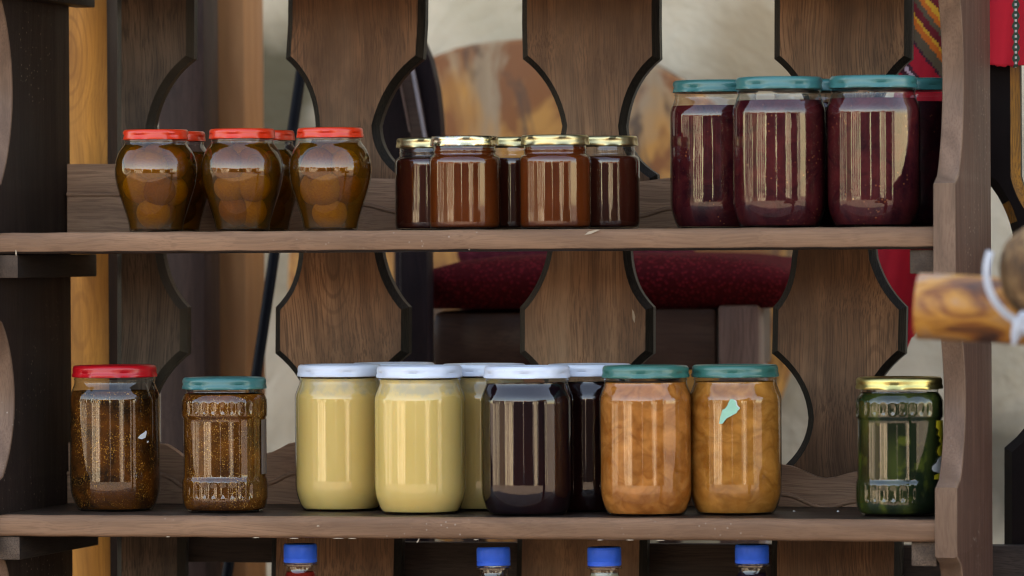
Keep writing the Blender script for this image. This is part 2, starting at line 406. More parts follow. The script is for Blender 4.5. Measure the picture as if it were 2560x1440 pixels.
# ------------------------------------------------------------------ ground, wall and the street in front of the shelves
def m_ground():
    n = N('stone_paving'); c = n.coord(False)
    v = n.voro(n.map(c, (1, 1, .0)), 2.2, 'DISTANCE_TO_EDGE'); a = n.noise(c, 1.2, 6, .6)
    col = n.mix(n.ramp(a, [(.3, 0), (.7, 1)]), (.155, .125, .105), (.23, .185, .155))
    col = n.mix(n.ramp(v, [(.01, .8), (.05, 0)]), col, (.08, .065, .05))
    return n.end(n.pbr(col, .85, n.bump(v, .4, .01)))
bm = bmesh.new(); bmesh.ops.create_grid(bm, x_segments=2, y_segments=2, size=130)
tag(obj('ground', bm, m_ground(), smooth=0), kind='structure')
bm = bmesh.new(); box(bm, (-6, 1.30, 0), (6, 1.75, 4.2), .02)
bmesh.ops.subdivide_edges(bm, edges=bm.edges, cuts=3)
tag(obj('plaster_wall', bm, PLASTER, smooth=30), 'rough cream plaster wall with brown stains behind the shelves', 'wall')

def m_facade():
    n = N('streaked_white_render'); c = n.coord()  # vertical streaks added so the reflections in the jars break into fuzzy stripes
    a = n.noise(n.map(c, (1.6, 1.6, .12)), 2.2, 5, .75); b = n.noise(c, 2.5, 3)
    return n.end(n.pbr(n.mix(n.ramp(a, [(.40, 0), (.56, 1)]), (.11, .095, .085), n.mix(b, (.86, .80, .68), (.60, .54, .44))), .85, spec=.2))
HW = m_facade(); HS = plain('stone_render', (.13, .105, .085), .85)
HB = plain('brown_timber', (.014, .011, .013), .9, spec=.05); ROOF = plain('roof_tile', (.30, .13, .08), .8); WINM = plain('dark_window', (.02, .025, .04), .2)
def house(az0, az1, R, h, wallm, label, zb=0, nwin=3):
    a0, a1 = math.radians(az0), math.radians(az1); am = (a0+a1)/2
    w = 2*R*math.tan((a1-a0)/2); p = Vector((R*math.sin(am), -R*math.cos(am), 0))
    e = empty('house', p, label, 'house', 'houses across the street', rz=am)      # local +Y faces the shelf
    bm = bmesh.new(); box(bm, (-w/2, -5, 0), (w/2, 0, h)); link('wall', bm2me(bm, 'wall', 0), e, wallm)
    bm = bmesh.new()
    vs = [bm.verts.new(q) for q in ((-w/2-.3, .4, h), (w/2+.3, .4, h), (w/2+.3, -5.4, h), (-w/2-.3, -5.4, h), (-w/2-.3, -2.5, h+.7), (w/2+.3, -2.5, h+.7))]
    for f in ((0, 1, 5, 4), (2, 3, 4, 5), (0, 4, 3), (1, 2, 5), (3, 2, 1, 0)): bm.faces.new([vs[i] for i in f])
    link('roof', bm2me(bm, 'roof', 0), e, ROOF)
    for k in range(nwin):
        for zz in ((.9, 2.1), (2.4, 3.0)):
            if zz[1] > h-.2: continue
            x = -w/2+w*(k+.5)/nwin+.25*math.sin(k*5.+az0)
            bm = bmesh.new(); box(bm, (x-.35, 0, zz[0]), (x+.35, .05, zz[1])); link('window', bm2me(bm, 'window', 0), e, WINM)
house(-84, -62, 18.5, 2.7, HW, 'white house at the far left seen only as a reflection in the jars', nwin=4)
house(-60.5, -47, 18, 2.6, HS, 'grey stone house seen only as a reflection in the jars', nwin=2)
house(-45, -24, 19, 2.9, HW, 'wide white house seen only as a reflection in the jars', nwin=4)
house(-22, 2, 18, 2.6, HB, 'brown timber house seen only as a reflection in the jars', nwin=3)
house(4, 26, 17.5, 2.7, HB, 'dark timber house seen only as a reflection in the jars', nwin=4)
house(28.5, 38, 18.5, 3.0, HW, 'narrow white house seen only as a reflection in the jars', nwin=0)
house(40, 56, 17.5, 2.6, HB, 'small timber house seen only as a reflection in the jars', nwin=2)
house(57.5, 63, 18.5, 2.9, HW, 'slim white house at the far right seen only as a reflection in the jars', nwin=0)

# ------------------------------------------------------------------ shelf unit
XL = at(-14, 640, 0).x; XR = at(2335, 640, 0).x            # inner faces of the two side panels
YB = .243                                                     # back of the shelf boards
Z1 = at(1280, 574, .03).z; Z2 = at(1280, 1290, .03).z        # tops of the two shelves
TH = .0205
sp = Z1-Z2
Z0 = Z1+sp; Z3 = Z2-.262
unit = empty('wooden_shelf_unit', ((XL+XR)/2, 0, 0), 'dark brown stained wooden shelf unit with scalloped slats at its back, holding the jars', 'shelf unit')
def shelf_board(z, w0, w1):
    prof = []
    r = .006
    for k in range(6):
        a = PI/2+PI/2*k/5; prof.append((.002+r+r*math.cos(a), z-r+r*math.sin(a)))
    r2 = .0040
    for k in range(5):
        a = PI+PI/2*k/4; prof.append((.002+r2+r2*math.cos(a), z-TH+r2+r2*math.sin(a)))
    prof = [(YB, z)]+prof+[(YB, z-TH)]
    bm = bmesh.new(); NX = 60; cols = []
    for i in range(NX+1):
        x = w0+(w1-w0)*i/NX
        jit = .0004*math.sin(i*1.7+z*50)+.0003*random.uniform(-1, 1)
        cols.append([bm.verts.new((x, y+(jit if y < .02 else 0), zz+(jit*.5 if y < .02 else 0))) for y, zz in prof])
    m = len(prof)
    for a, b in zip(cols, cols[1:]):
        for k in range(m):
            f = bm.faces.new((a[k], a[(k+1) % m], b[(k+1) % m], b[k]))
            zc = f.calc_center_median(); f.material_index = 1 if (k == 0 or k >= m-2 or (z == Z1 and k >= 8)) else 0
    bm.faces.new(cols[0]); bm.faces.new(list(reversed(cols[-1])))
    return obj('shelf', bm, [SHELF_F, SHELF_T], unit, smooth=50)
for z in (Z0, Z1, Z2, Z3): shelf_board(z, XL+.0006, XR-.0006)

# side panels, scalloped front edge
PD = .2425
def panel(x0, x1, mats):
    pts = []                                                # (y,z) of the front edge from top to bottom
    zt = Z0+.08; pts.append((-.004, zt))
    def sc(za, zb, d=.052):
        n = 22
        for k in range(n+1):
            t = k/n; pts.append((-.004+.010*(0 < k < n)+d*math.sin(PI*t)**.62*(1 if 0 < k < n else 0), za+(zb-za)*t))
    for zu, zl in ((Z0, Z1), (Z1, Z2), (Z2, Z3)):
        pts.append((-.004, zu-TH-.012)); sc(zu-TH-.014 if zu != Z1 else zu-TH-.060, zl+.040 if zu != Z1 else zl+.030)
    pts.append((-.004, Z3-.05)); pts.append((-.004, .02))
    bm = bmesh.new()
    A = [bm.verts.new((x0, y, z)) for y, z in pts]; B = [bm.verts.new((x1, y, z)) for y, z in pts]
    a0, a1 = bm.verts.new((x0, PD, pts[0][1])), bm.verts.new((x0, PD, .02)); b0, b1 = bm.verts.new((x1, PD, pts[0][1])), bm.verts.new((x1, PD, .02))
    AB = [bm.verts.new((x0, PD, z)) for y, z in pts[1:-1]]; BB = [bm.verts.new((x1, PD, z)) for y, z in pts[1:-1]]
    AB = [a0]+AB+[a1]; BB = [b0]+BB+[b1]
    fe = []
    for i in range(len(pts)-1):
        f = bm.faces.new((A[i], A[i+1], B[i+1], B[i])); f.material_index = 0
        fe += [e for e in f.edges if abs((e.verts[0].co-e.verts[1].co).x) < 1e-6]
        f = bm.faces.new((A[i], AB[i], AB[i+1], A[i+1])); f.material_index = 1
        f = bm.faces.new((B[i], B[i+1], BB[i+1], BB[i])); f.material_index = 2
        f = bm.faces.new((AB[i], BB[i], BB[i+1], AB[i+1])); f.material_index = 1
    bm.faces.new((A[0], B[0], BB[0], AB[0])); bm.faces.new((A[-1], AB[-1], BB[-1], B[-1]))
    bmesh.ops.bevel(bm, geom=list(set(fe)), offset=.0022, segments=2, affect='EDGES', profile=.5)
    return obj('side_panel', bm, mats, unit, smooth=35)
PT = .0205
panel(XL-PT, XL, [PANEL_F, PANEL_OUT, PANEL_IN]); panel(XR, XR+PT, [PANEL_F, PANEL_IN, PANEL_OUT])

# cleats under the shelf ends
for z in (Z0, Z1, Z2):
    zt = z-TH-.0004
    for side in (0, 1):
        bm = bmesh.new()
        if side == 0: a, b = (XL+.0005, .006, zt-.0225), (XL+.0215, .262, zt)
        else: a, b = (XR-.024, .010, zt-.0225), (XR-.0005, .238, zt)
        box(bm, a, b, .0012)
        for f in bm.faces: f.material_index = 0 if f.normal.y < -.7 else 1
        bm.normal_update()
        for f in bm.faces: f.material_index = 0 if f.normal.y < -.7 else 1
        obj('cleat', bm, [CLEAT, CLEAT_D], unit, smooth=30)

# scalloped slats : outline traced on the plane of the slats, real thickness, black chamfered edge
YS = .246; ST = .019
def centre(knots, v):
    for (v0, c0), (v1, c1) in zip(knots, knots[1:]):
        if v <= v1: return c0+(c1-c0)*(v-v0)/(v1-v0)
    return knots[-1][1]
def half_profile():
    P = [(172, -420), (172, 60), (172, 147)]
    P += qbez((172, 147), (96, 205), (80, 315))[1:]
    P += qbez((80, 315), (86, 390), (163, 436))[1:]
    P += [(166, 470)] + qbez((166, 470), (106, 520), (102, 600))[1:] + qbez((102, 600), (106, 708), (167, 768))[1:]
    P += [(167, 830), (167, 884)] + qbez((167, 884), (82, 950), (75, 1045))[1:] + qbez((75, 1045), (78, 1130), (160, 1185))[1:]
    P += [(163, 1260), (163, 1420), (163, 2060)]
    return P
def offset_poly(L, d):
    out = []
    n = len(L)
    for i in range(n):
        p0, p1, p2 = Vector(L[i-1]), Vector(L[i]), Vector(L[(i+1) % n])
        e1 = (p1-p0).normalized(); e2 = (p2-p1).normalized()
        n1 = Vector((-e1.y, e1.x)); n2 = Vector((-e2.y, e2.x)); b = (n1+n2)
        b = b/max(b.length_squared, .4)*2*.5*2 if b.length > 1e-6 else n1
        out.append(p1+b*d)
    return out
def slat_mesh(pix, y0, t, ch, closed_inset=True, face_mi=0, ins=.0066):
    """pix: closed outline, pixels (clockwise seen in the picture)"""
    W3 = [at(u, v, y0) for u, v in pix]
    L = [(p.x, p.z) for p in W3]
    area = sum(a[0]*b[1]-b[0]*a[1] for a, b in zip(L, L[1:]+L[:1]))
    if area < 0: L.reverse()
    In = offset_poly(L, ins)
    bm = bmesh.new()
    fi = [bm.verts.new((p[0], y0, p[1])) for p in In]
    fo = [bm.verts.new((p[0], y0+ch, p[1])) for p in L]
    bk = [bm.verts.new((p[0], y0+t, p[1])) for p in L]
    n = len(L)
    from mathutils.geometry import tessellate_polygon
    for ring in (fi, bk):
        for tri in tessellate_polygon([[Vector((q.co.x, q.co.z, 0)) for q in ring]]):
            try: bm.faces.new([ring[i] for i in tri]).material_index = 0
            except ValueError: pass
    for i in range(n):
        j = (i+1) % n
        bm.faces.new((fi[i], fi[j], fo[j], fo[i])).material_index = 1
        bm.faces.new((fo[i], fo[j], bk[j], bk[i])).material_index = 1
    return bm
HP = half_profile()
slats = {'A': [(-420, 312), (150, 308), (310, 300), (700, 298), (880, 298), (2060, 292)],
         'B': [(-420, 892), (100, 887), (310, 865), (600, 846), (720, 852), (880, 851), (1400, 837), (2060, 830)],
         'C': [(-420, 1476), (100, 1473), (310, 1482), (600, 1471), (720, 1463), (880, 1463), (1400, 1451), (2060, 1446)],
         'D': [(-420, 2106), (100, 2105), (310, 2104), (640, 2082), (760, 2097), (880, 2094), (1045, 2093), (1400, 2089), (2060, 2086)]}
for k, kn in slats.items():
    rgt = [(centre(kn, v)+w, v) for w, v in HP]
    if k == 'A': lft = [(288, HP[-1][1]), (288, HP[0][1])]
    else: lft = [(centre(kn, v)-w, v) for w, v in reversed(HP)]
    bm = slat_mesh(rgt+lft, YS, ST, .007)
    obj('slat', bm, [WOOD_D if k == 'A' else WOOD, EDGE], unit, smooth=28)

# moulded rails that close the back above each shelf
def strip(tops, bots, y0, y1, mat, name, mi_top=None):
    bm = bmesh.new(); rows = []
    us = sorted({u for u, _ in tops} | {u for u, _ in bots} | set(range(int(tops[0][0]), int(tops[-1][0]), 22)))
    def ev(T, u):
        for (a, b), (c, d) in zip(T, T[1:]):
            if u <= c:
                t = (u-a)/(c-a); t = t*t*(3-2*t); return b+(d-b)*t
        return T[-1][1]
    for u in us:
        a = at(u, ev(tops, u), y0); b = at(u, ev(bots, u), y0)
        rows.append([bm.verts.new((a.x, y0, a.z)), bm.verts.new((a.x, y1, a.z)), bm.verts.new((b.x, y1, b.z)), bm.verts.new((b.x, y0, b.z))])
    for A, B in zip(rows, rows[1:]):
        for k in range(4): bm.faces.new((A[k], A[(k+1) % 4], B[(k+1) % 4], B[k]))
    bm.faces.new(rows[0]); bm.faces.new(list(reversed(rows[-1])))
    es = [e for e in bm.edges if abs(e.verts[0].co.x-e.verts[1].co.x) > 1e-5 and abs(e.verts[0].co.y-y0) < 1e-6 and abs(e.verts[1].co.y-y0) < 1e-6]
    return obj(name, bm, mat, unit, smooth=35)
UT = [(168, 410), (300, 410), (600, 436), (910, 445), (990, 447), (1295, 466), (1600, 453), (1675, 445), (1950, 425), (2345, 440)]
UM = [(168, 487), (300, 487), (600, 496), (910, 512), (990, 530), (1295, 560), (1600, 541), (1675, 522), (1950, 490), (2345, 490)]
LT = [(150, 1108), (300, 1092), (405, 1110), (480, 1150), (575, 1172), (670, 1132), (735, 1106), (838, 1094), (1072, 1170), (1320, 1092), (1573, 1170), (1830, 1096), (1955, 1162), (2065, 1196), (2140, 1180), (2345, 1110)]
LM = [(u, min(v+78, 1255)) if u < 1900 else (u, v+74) for u, v in LT]
for T, M, zs in ((UT, UM, Z1), (LT, LM, Z2)):
    vb = 620+(1.2+0-zs)*0
    def flat(z, y):       # picture row of height z on plane y, along u
        out = []
        for u in (T[0][0], 700, 1300, 1900, T[-1][0]):
            p = at(u, 900, y); q = at(u, 901, y); out.append((u, 900+(z-p.z)/(q.z-p.z)))
        return out
    dk = (RAIL_D if zs == Z2 else RAIL)
    strip(T, M, YB-.012, YB-.0005, RAIL, 'back_rail')
    bot = flat(zs+.0004, YB-.016)
    bm_ = strip(M, bot, YB-.016, YB-.0005, RAIL, 'back_rail')
    # rolled moulding line
    pts = []
    for u in range(int(M[0][0]), int(M[-1][0]), 20):
        for (a, b), (c, d) in zip(M, M[1:]):
            if u <= c:
                t = (u-a)/(c-a); t = t*t*(3-2*t); v = b+(d-b)*t; break
        pts.append(at(u, v-1, YB-.0155))
    bm = bmesh.new(); tube(bm, pts, .0024, 8); obj('moulding', bm, RAIL, unit, smooth=60)

# boards low down behind the slats
bm = bmesh.new(); a = at(455, 1352, .29); b = at(700, 1406, .29); box(bm, (a.x-.06, .285, b.z), (b.x, .30, a.z+.05), .001); obj('back_board', bm, RAIL_D, unit)
bm = bmesh.new(); a = at(960, 1330, .29); b = at(2345, 1640, .29); box(bm, (a.x-.03, .285, b.z), (b.x+.02, .30, at(1280, 1356, .29).z), .001); obj('back_board', bm, RAIL_D, unit)
# chips and flakes on the edges of the shelves
def flake(u, v, Y, w, h, rot, mat=CHIP, name='wood_chip'):
    p = at(u, v, Y); bm = bmesh.new(); s = 1/ppm(Y)
    pts = [(-w/2, -h*.2), (-w*.1, -h*.5), (w/2, -h*.1), (w*.3, h*.3), (-w*.2, h*.5)]
    c, sn = math.cos(rot), math.sin(rot)
    f = [bm.verts.new((p.x+(x*c-z*sn)*s, p.y, p.z+(x*sn+z*c)*s)) for x, z in pts]
    g = [bm.verts.new((q.co.x, q.co.y+.0008, q.co.z)) for q in f]
    bm.faces.new(f); bm.faces.new(list(reversed(g)))
    for i in range(5): bm.faces.new((f[i], g[i], g[(i+1) % 5], f[(i+1) % 5]))
    return obj(name, bm, mat, unit, smooth=0)
flake(1480, 580, .0012, 42, 7, .3); flake(1045, 1352, -.0012, 4, 14, -.5, CHIP); flake(795, 1315, .001, 8, 4, 0, CHIP)
for u, v, w in ((845, 1346, 30), (880, 1346, 22), (735, 1346, 26), (640, 1344, 18), (1500, 1350, 16), (1575, 1350, 20), (1650, 1351, 24), (1190, 1349, 14), (420, 1342, 12)):
    flake(u, v, .0008, w, 2.5, 0)
flake(1584, 790, YS-.001, 7, 34, .15); flake(40, 632, .002, 4, 16, .1, CHIP)
flake(1985, 1278, .14, 8, 4, 0, PAPER); flake(2095, 1278, .14, 7, 4, 0, PAPER)

# ------------------------------------------------------------------ things behind the shelf
def pbox(name, u0, v0, u1, v1, y0, y1, mat, parent=None, bevel=.002, label=None, cat=None):
    a = at(u0, v1, y0); b = at(u1, v0, y0); bm = bmesh.new(); box(bm, (a.x, y0, a.z), (b.x, y1, b.z), bevel)
    o = obj(name, bm, mat, parent)
    if label: tag(o, label, cat)
    return o
def floor_z(o_z=0): return o_z
# orange post close behind the left end of the unit
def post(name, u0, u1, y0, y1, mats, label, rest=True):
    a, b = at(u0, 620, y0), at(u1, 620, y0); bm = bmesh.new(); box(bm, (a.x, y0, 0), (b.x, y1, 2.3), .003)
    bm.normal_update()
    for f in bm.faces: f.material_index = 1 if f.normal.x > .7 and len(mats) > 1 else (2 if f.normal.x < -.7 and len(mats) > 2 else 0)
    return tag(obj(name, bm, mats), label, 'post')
post('wooden_post', 168, 272, .30, .36, [ORANGE, DARKPOST], 'bright orange varnished pine post with a knot, beside the left shelf panel')  # right side face takes the dark brown instead of the orange
post('wooden_post', 531, 614, .72, .80, [ORANGE_D], 'blurred tan wooden post behind the red lidded jars, nearer the wall')
post('wooden_post', 516, 530, .70, .74, [BEIGE_E], 'thin pale wooden strip along the left side of the blurred tan post')
post('wooden_post', 395, 512, .60, .66, [DARKPOST], 'dark red brown post between the leftmost slat and the blurred tan post')
# black leaning pole
bm = bmesh.new(); p0 = at(735-(-200-300)*.147, -200, .62); p1 = at(735-(940-300)*.147, 940, .55); d = (p1-p0); p2 = p0+d*(p0.z/(p0.z-p1.z))
tube(bm, [p0, p0+(p2-p0)*.5, p2], .0058, 14); tag(obj('metal_pole', bm, BLACKM), 'thin black metal pole leaning to the right beside the tan post', 'pole')
# big round wooden disc leaning on the wall
bm = bmesh.new(); c0 = at(1345, 745, 1.16); rr = 655/ppm(1.16); S = 96
fr = []
for k in range(S):
    a = 2*PI*k/S; r = rr*(1+.012*math.sin(3*a+1)+.006*math.sin(7*a)); fr.append((c0.x+r*math.cos(a), c0.z+r*math.sin(a)))
def ring(y, s): return [bm.verts.new((c0.x+(x-c0.x)*s, y, c0.z+(z-c0.z)*s)) for x, z in fr]
rs = [ring(1.160, .985), ring(1.166, 1.0), ring(1.200, 1.0), ring(1.206, .985)]
bm.faces.new(rs[0]); bm.faces.new(list(reversed(rs[-1])))
for A, B in zip(rs, rs[1:]):
    for k in range(S): bm.faces.new((A[k], A[(k+1) % S], B[(k+1) % S], B[k]))
disc = tag(obj('wooden_tabletop', bm, DISC), 'large blurred round wooden disc with burnt orange patches propped against the wall', 'tabletop')
# low trestle carrying the disc
bm = bmesh.new(); zt = c0.z-rr*.985; box(bm, (c0.x-.22, 1.10, zt-.05), (c0.x+.22, 1.25, zt+.002), .004)
for sx in (-.2, .2): box(bm, (c0.x+sx-.02, 1.12, 0), (c0.x+sx+.02, 1.24, zt-.05), .003)
tag(obj('trestle', bm, DARKPOST), 'dark wooden trestle that carries the round wooden disc', 'trestle')

# chair with maroon seat
def m_fabric(name, col, sc=420):
    n = N(name); c = n.coord(False)
    m = n.map(c, (1, 1, 1), rot=(.2, .5, .6)); w = n.voro(m, sc*.55); k = n.noise(c, 8, 3)
    cc = n.mix(n.ramp(w, [(.15, 0), (.5, 1)]), col, tuple(x*.35 for x in col)); cc = n.mix(n.ramp(k, [(.35, .5), (.6, 0)]), cc, tuple(x*.5 for x in col))
    return n.end(n.pbr(cc, .9, n.bump(w, .5, -.002), spec=.06))
MAROON = m_fabric('maroon_upholstery', (.15, .010, .014)); PINKM = m_fabric('rose_upholstery', (.22, .035, .055))
def cushion(u0, u1, vt, vb, yf, dep, mat, parent, name='seat_cushion', rt=.026):
    a = at(u0, vb, yf); b = at(u1, vt, yf); bm = bmesh.new()
    box(bm, (a.x, yf, a.z), (b.x, yf+dep, b.z))
    bmesh.ops.subdivide_edges(bm, edges=bm.edges, cuts=9, use_grid_fill=True)
    cx, cz, cy_ = (a.x+b.x)/2, (a.z+b.z)/2, yf+dep/2; hx, hz, hy = (b.x-a.x)/2, (b.z-a.z)/2, dep/2
    for v in bm.verts:
        x, z, y = (v.co.x-cx)/hx, (v.co.z-cz)/hz, (v.co.y-cy_)/hy
        sx = max(0, abs(x)-.0); puff = (1-abs(x)**5)
        f = 1-.22*abs(z)**3*(1 if abs(x) > .5 else .3)
        v.co.x = cx+hx*x*(1-.05*abs(z)**2); v.co.y = cy_+hy*y*(1-.10*abs(z)**2)
        if z > 0: v.co.z = cz+hz*z*(1-.50*abs(x)**6-.10*abs(y)**4)+.003*(1-x*x)
    bmesh.ops.smooth_vert(bm, verts=bm.verts, factor=.5, use_axis_x=True, use_axis_y=True, use_axis_z=True)
    return obj(name, bm, mat, parent, smooth=80)
YC = .60
chb = at(1400, 900, YC+.2)
chair = empty('chair', (chb.x, YC+.2, 0), 'dark wooden chair with a woven maroon seat cushion, seen through the slats', 'chair')
cushion(1012, 1990, 636, 775, YC, .40, MAROON, chair)
def cbox(name, u0, v0, u1, v1, y0, y1, mat, par, bv=.003, zb=None):
    a = at(u0, v1, y0); b = at(u1, v0, y0); bm = bmesh.new(); box(bm, (a.x, y0, zb if zb is not None else a.z), (b.x, y1, b.z), bv); return obj(name, bm, mat, par)
cbox('apron', 1076, 776, 1350, 930, YC+.03, YC+.37, CHAIRW, chair, .012)
cbox('apron', 1351, 770, 1790, 925, YC+.025, YC+.36, CHAIR_LIT, chair, .004)
cbox('leg', 1795, 762, 1897, 925, YC+.012, YC+.05, CHAIRB, chair, .004, zb=0)
cbox('leg', 1795, 762, 1897, 925, YC+.33, YC+.37, CHAIRB, chair, .004, zb=0)
cbox('leg', 1000, 560, 1068, 925, YC-.034, YC-.004, NAVYW, chair, .003, zb=0)
cbox('leg', 985, 560, 1050, 925, YC+.36, YC+.39, NAVYW, chair, .003, zb=0)
# rounded backrest made of three facets
def pslab(name, poly, y0s, t, mat, par):
    bm = bmesh.new(); A = []; B = []
    for (u, v), y in zip(poly, y0s):
        p = at(u, v, y); A.append(bm.verts.new(p)); B.append(bm.verts.new(p+Vector((0, t, 0))))
    n = len(poly); bm.faces.new(A); bm.faces.new(list(reversed(B)))
    for i in range(n): bm.faces.new((A[i], B[i], B[(i+1) % n], A[(i+1) % n]))
    bmesh.ops.triangulate(bm, faces=bm.faces[:])
    return obj(name, bm, mat, par, smooth=20)
edgeR = [(1040, 70), (1057, 105), (1076, 150), (1092, 220), (1100, 290), (1103, 340), (1104, 420), (1098, 520), (1085, 590)]
pslab('backrest', [(930, 60)]+edgeR+[(1010, 590), (930, 560)], [YC+.06]+[YC+.06]*9+[YC+.06]*2, .02, NAVYW, chair)
pslab('back_slat', [(985, 60), (1018, 130), (1036, 200), (1050, 270), (1062, 345), (1070, 590), (1040, 590), (1028, 345), (1005, 210), (965, 60)], [YC+.045]*10, .014, CHAIRW, chair)
pslab('back_glint_and_line', [(1024, 140), (1032, 170), (1064, 345), (1058, 345), (1026, 172), (1020, 140)], [YC+.040]*6, .006, LAV, chair)  # pale strip standing in for the bluish highlight along the backrest
pslab('back_glint_and_line', [(996, 196), (1000, 200), (1025, 330), (1022, 330)], [YC+.040]*4, .004, CHAIRB, chair)
bm = bmesh.new(); a = at(998, 620, YC+.001); 
ch2b = at(1420, 900, 1.02)
chair2 = empty('chair', (ch2b.x, 1.02, 0), 'chair with a rose coloured seat, only a strip showing above the maroon cushion', 'chair')
cushion(1137, 1700, 590, 668, .98+.05, .10, PINKM, chair2)
for u0 in (1150, 1640): cbox('leg', u0, 660, u0+50, 900, 1.04, 1.07, DARKPOST, chair2, .003, zb=0)

# grey lavender pipe right of the chair
bm = bmesh.new(); q = at(1908, 840, 1.05); tube(bm, [(q.x, q.y, 0), (q.x, q.y, at(1908, 740, 1.05).z)], .0042, 12)
tag(obj('pipe', bm, LAV), 'slim lavender grey pipe standing just right of the maroon chair', 'pipe')

# woven cloths
def m_woven():
    n = N('patterned_red_weave'); c = n.coord(False)
    p0 = at(2256, 200, .50)
    sn = n.node('ShaderNodeVectorMath', operation='SNAP'); n.set(sn.inputs[0], c); sn.inputs[1].default_value = (.0022, 1, .0022)
    x, y, z = n.sep(sn.outputs[0]); x = n.math('SUBTRACT', x, p0.x); z = n.math('SUBTRACT', z, p0.z)
    t = n.math('ADD', n.math('MULTIPLY', x, .80), n.math('MULTIPLY', z, .62))     # distance across the stripes, metres
    t = n.math('MULTIPLY', t, 12.0)
    R, K, G, O, Yl, Wt, DR = (.50, .004, .02), (.015, .008, .02), (.075, .09, .045), (.72, .16, .012), (.80, .42, .03), (.62, .50, .56), (.15, .006, .012)
    col = n.ramp(t, [(0, R), (.02, K), (.085, Wt), (.125, K), (.165, R), (.36, K), (.39, G), (.50, O), (.57, Yl), (.60, DR), (.68, G), (.74, O), (.80, Yl), (.86, DR)], 'CONSTANT')
    # plain red below the pattern
    col = n.mix(n.math('GREATER_THAN', z, -.012), R, col)
    ww = n.wave(n.map(c, (1, 1, 1)), 260, .3, 1, 1, 'Z')
    col = n.mix(n.math('MULTIPLY', ww, .35), col, tuple(v*.5 for v in R))
    return n.end(n.pbr(col, .9, n.bump(ww, .4, .001)))
def m_red():
    n = N('red_weave'); c = n.coord(False); q = at(2540, 80, .335)
    x, y, z = n.sep(c); dx = n.math('ABSOLUTE', n.math('SUBTRACT', x, q.x))
    seg = n.math('SINE', n.math('MULTIPLY', z, 2*PI/.0105))
    wdt = n.math('ADD', n.math('MULTIPLY', seg, .0010), .0030)
    R = (.56, .004, .020)
    wx = n.wave(c, 300, .2, 1, 1, 'X'); wz = n.wave(c, 300, .2, 1, 1, 'Z')
    col = n.mix(n.math('MULTIPLY', n.math('ADD', wx, wz), .25), R, (.24, .002, .01))
    col = n.mix(n.math('LESS_THAN', dx, wdt), col, (.025, .06, .04))
    wm = n.math('MULTIPLY', n.math('LESS_THAN', dx, .0011), n.math('GREATER_THAN', n.math('SINE', n.math('MULTIPLY', z, 2*PI/.0052)), .1))
    col = n.mix(wm, col, (.6, .52, .5))
    return n.end(n.pbr(col, .9, n.bump(wx, .4, .001)))
def cloth(name, poly, Y, mat, label, fringe=None, amp=.006):
    us = [p[0] for p in poly[0]]
    bm = bmesh.new(); rows = []
    top, bot = poly; n = 30; m = 40
    def ev(T, t):
        k = t*(len(T)-1); i = min(int(k), len(T)-2); f = k-i; return (T[i][0]+(T[i+1][0]-T[i][0])*f, T[i][1]+(T[i+1][1]-T[i][1])*f)
    for i in range(n+1):
        a, b = ev(top, i/n), ev(bot, i/n); row = []
        for j in range(m+1):
            s = j/m; u, v = a[0]+(b[0]-a[0])*s, a[1]+(b[1]-a[1])*s
            if j == m and fringe: v += random.uniform(-fringe, fringe)
            y = Y+amp*math.sin(i*.55+s*1.3)*(.3+.7*s)
            row.append(bm.verts.new(at(u, v, y)))
        rows.append(row)
    for A, B in zip(rows, rows[1:]):
        for k in range(m): bm.faces.new((A[k], A[k+1], B[k+1], B[k]))
    o = obj(name, bm, mat, smooth=80)
    md = o.modifiers.new('t', 'SOLIDIFY'); md.thickness = .0016
    tag(o, label, 'cloth', 'red woven cloths'); return o
cloth('woven_cloth', ([(2292, -60), (2380, -60), (2450, -60)], [(2110, 885), (2262, 878), (2345, 730)]), .50, m_woven(), 'red woven cloth with yellow, orange and green stripes hanging left of the right panel', 8)
cloth('woven_cloth', ([(2440, -80), (2540, -80), (2680, -80)], [(2440, 160), (2540, 166), (2680, 172)]), .335, m_red(), 'plain red woven cloth with a green and white stitched line at the top right', 4, .002)
# rail that the cloths hang from
bm = bmesh.new(); tube(bm, [at(2230, -62, .505), at(2380, -64, .50), at(2440, -66, .345), at(3000, -72, .34)], .008, 12)
a = at(3000, -72, .34); box(bm, (a.x-.02, a.y-.02, 0), (a.x+.02, a.y+.02, a.z+.03), .002)
a = at(2236, -62, .505); 
tag(obj('hanging_rail', bm, DARKPOST), 'dark rail above the picture from which the red cloths hang', 'rail')

# dark slat of the next railing at the right edge
E = [(2400, -200), (2546, -200), (2549, 440)] + qbez((2549, 440), (2560, 500), (2640, 590), 6)[1:] + [(2760, 640), (2900, 640), (2900, 2400), (2508, 2400), (2508, 1400), (2508, 1120)] \
    + qbez((2508, 1120), (2600, 1050), (2640, 900), 6)[1:] + qbez((2640, 900), (2600, 760), (2536, 640), 6)[1:] + qbez((2536, 640), (2530, 540), (2476, 468), 7)[1:] + [(2440, 440), (2400, 300)]
bm = slat_mesh(E, .36, .02, .009, ins=.0088)
for f in bm.faces:
    if f.material_index == 1:
        cc = f.calc_center_median(); r = at(2530, 300, .36)
        if cc.x > at(2515, 300, .36).x and cc.z > at(2500, 560, .36).z and f.calc_center_median().y < .37: f.material_index = 2
rl = empty('railing', (at(2600, 900, .36).x, .36, 0), 'scalloped railing board coloured unlit black with an orange lit edge, at the far right edge', 'railing')
obj('railing_slat', bm, [plain('unlit_board', (.008, .005, .005), .5, spec=.05), plain('unlit_board_edge', (.010, .007, .006), .5, spec=.05), wood('amber_lit_edge', (.30, .12, .015), (.06, .025, .008), 'Z', .4)], rl, smooth=28)  # black faces colour in the shade, amber edge the light on the bevel
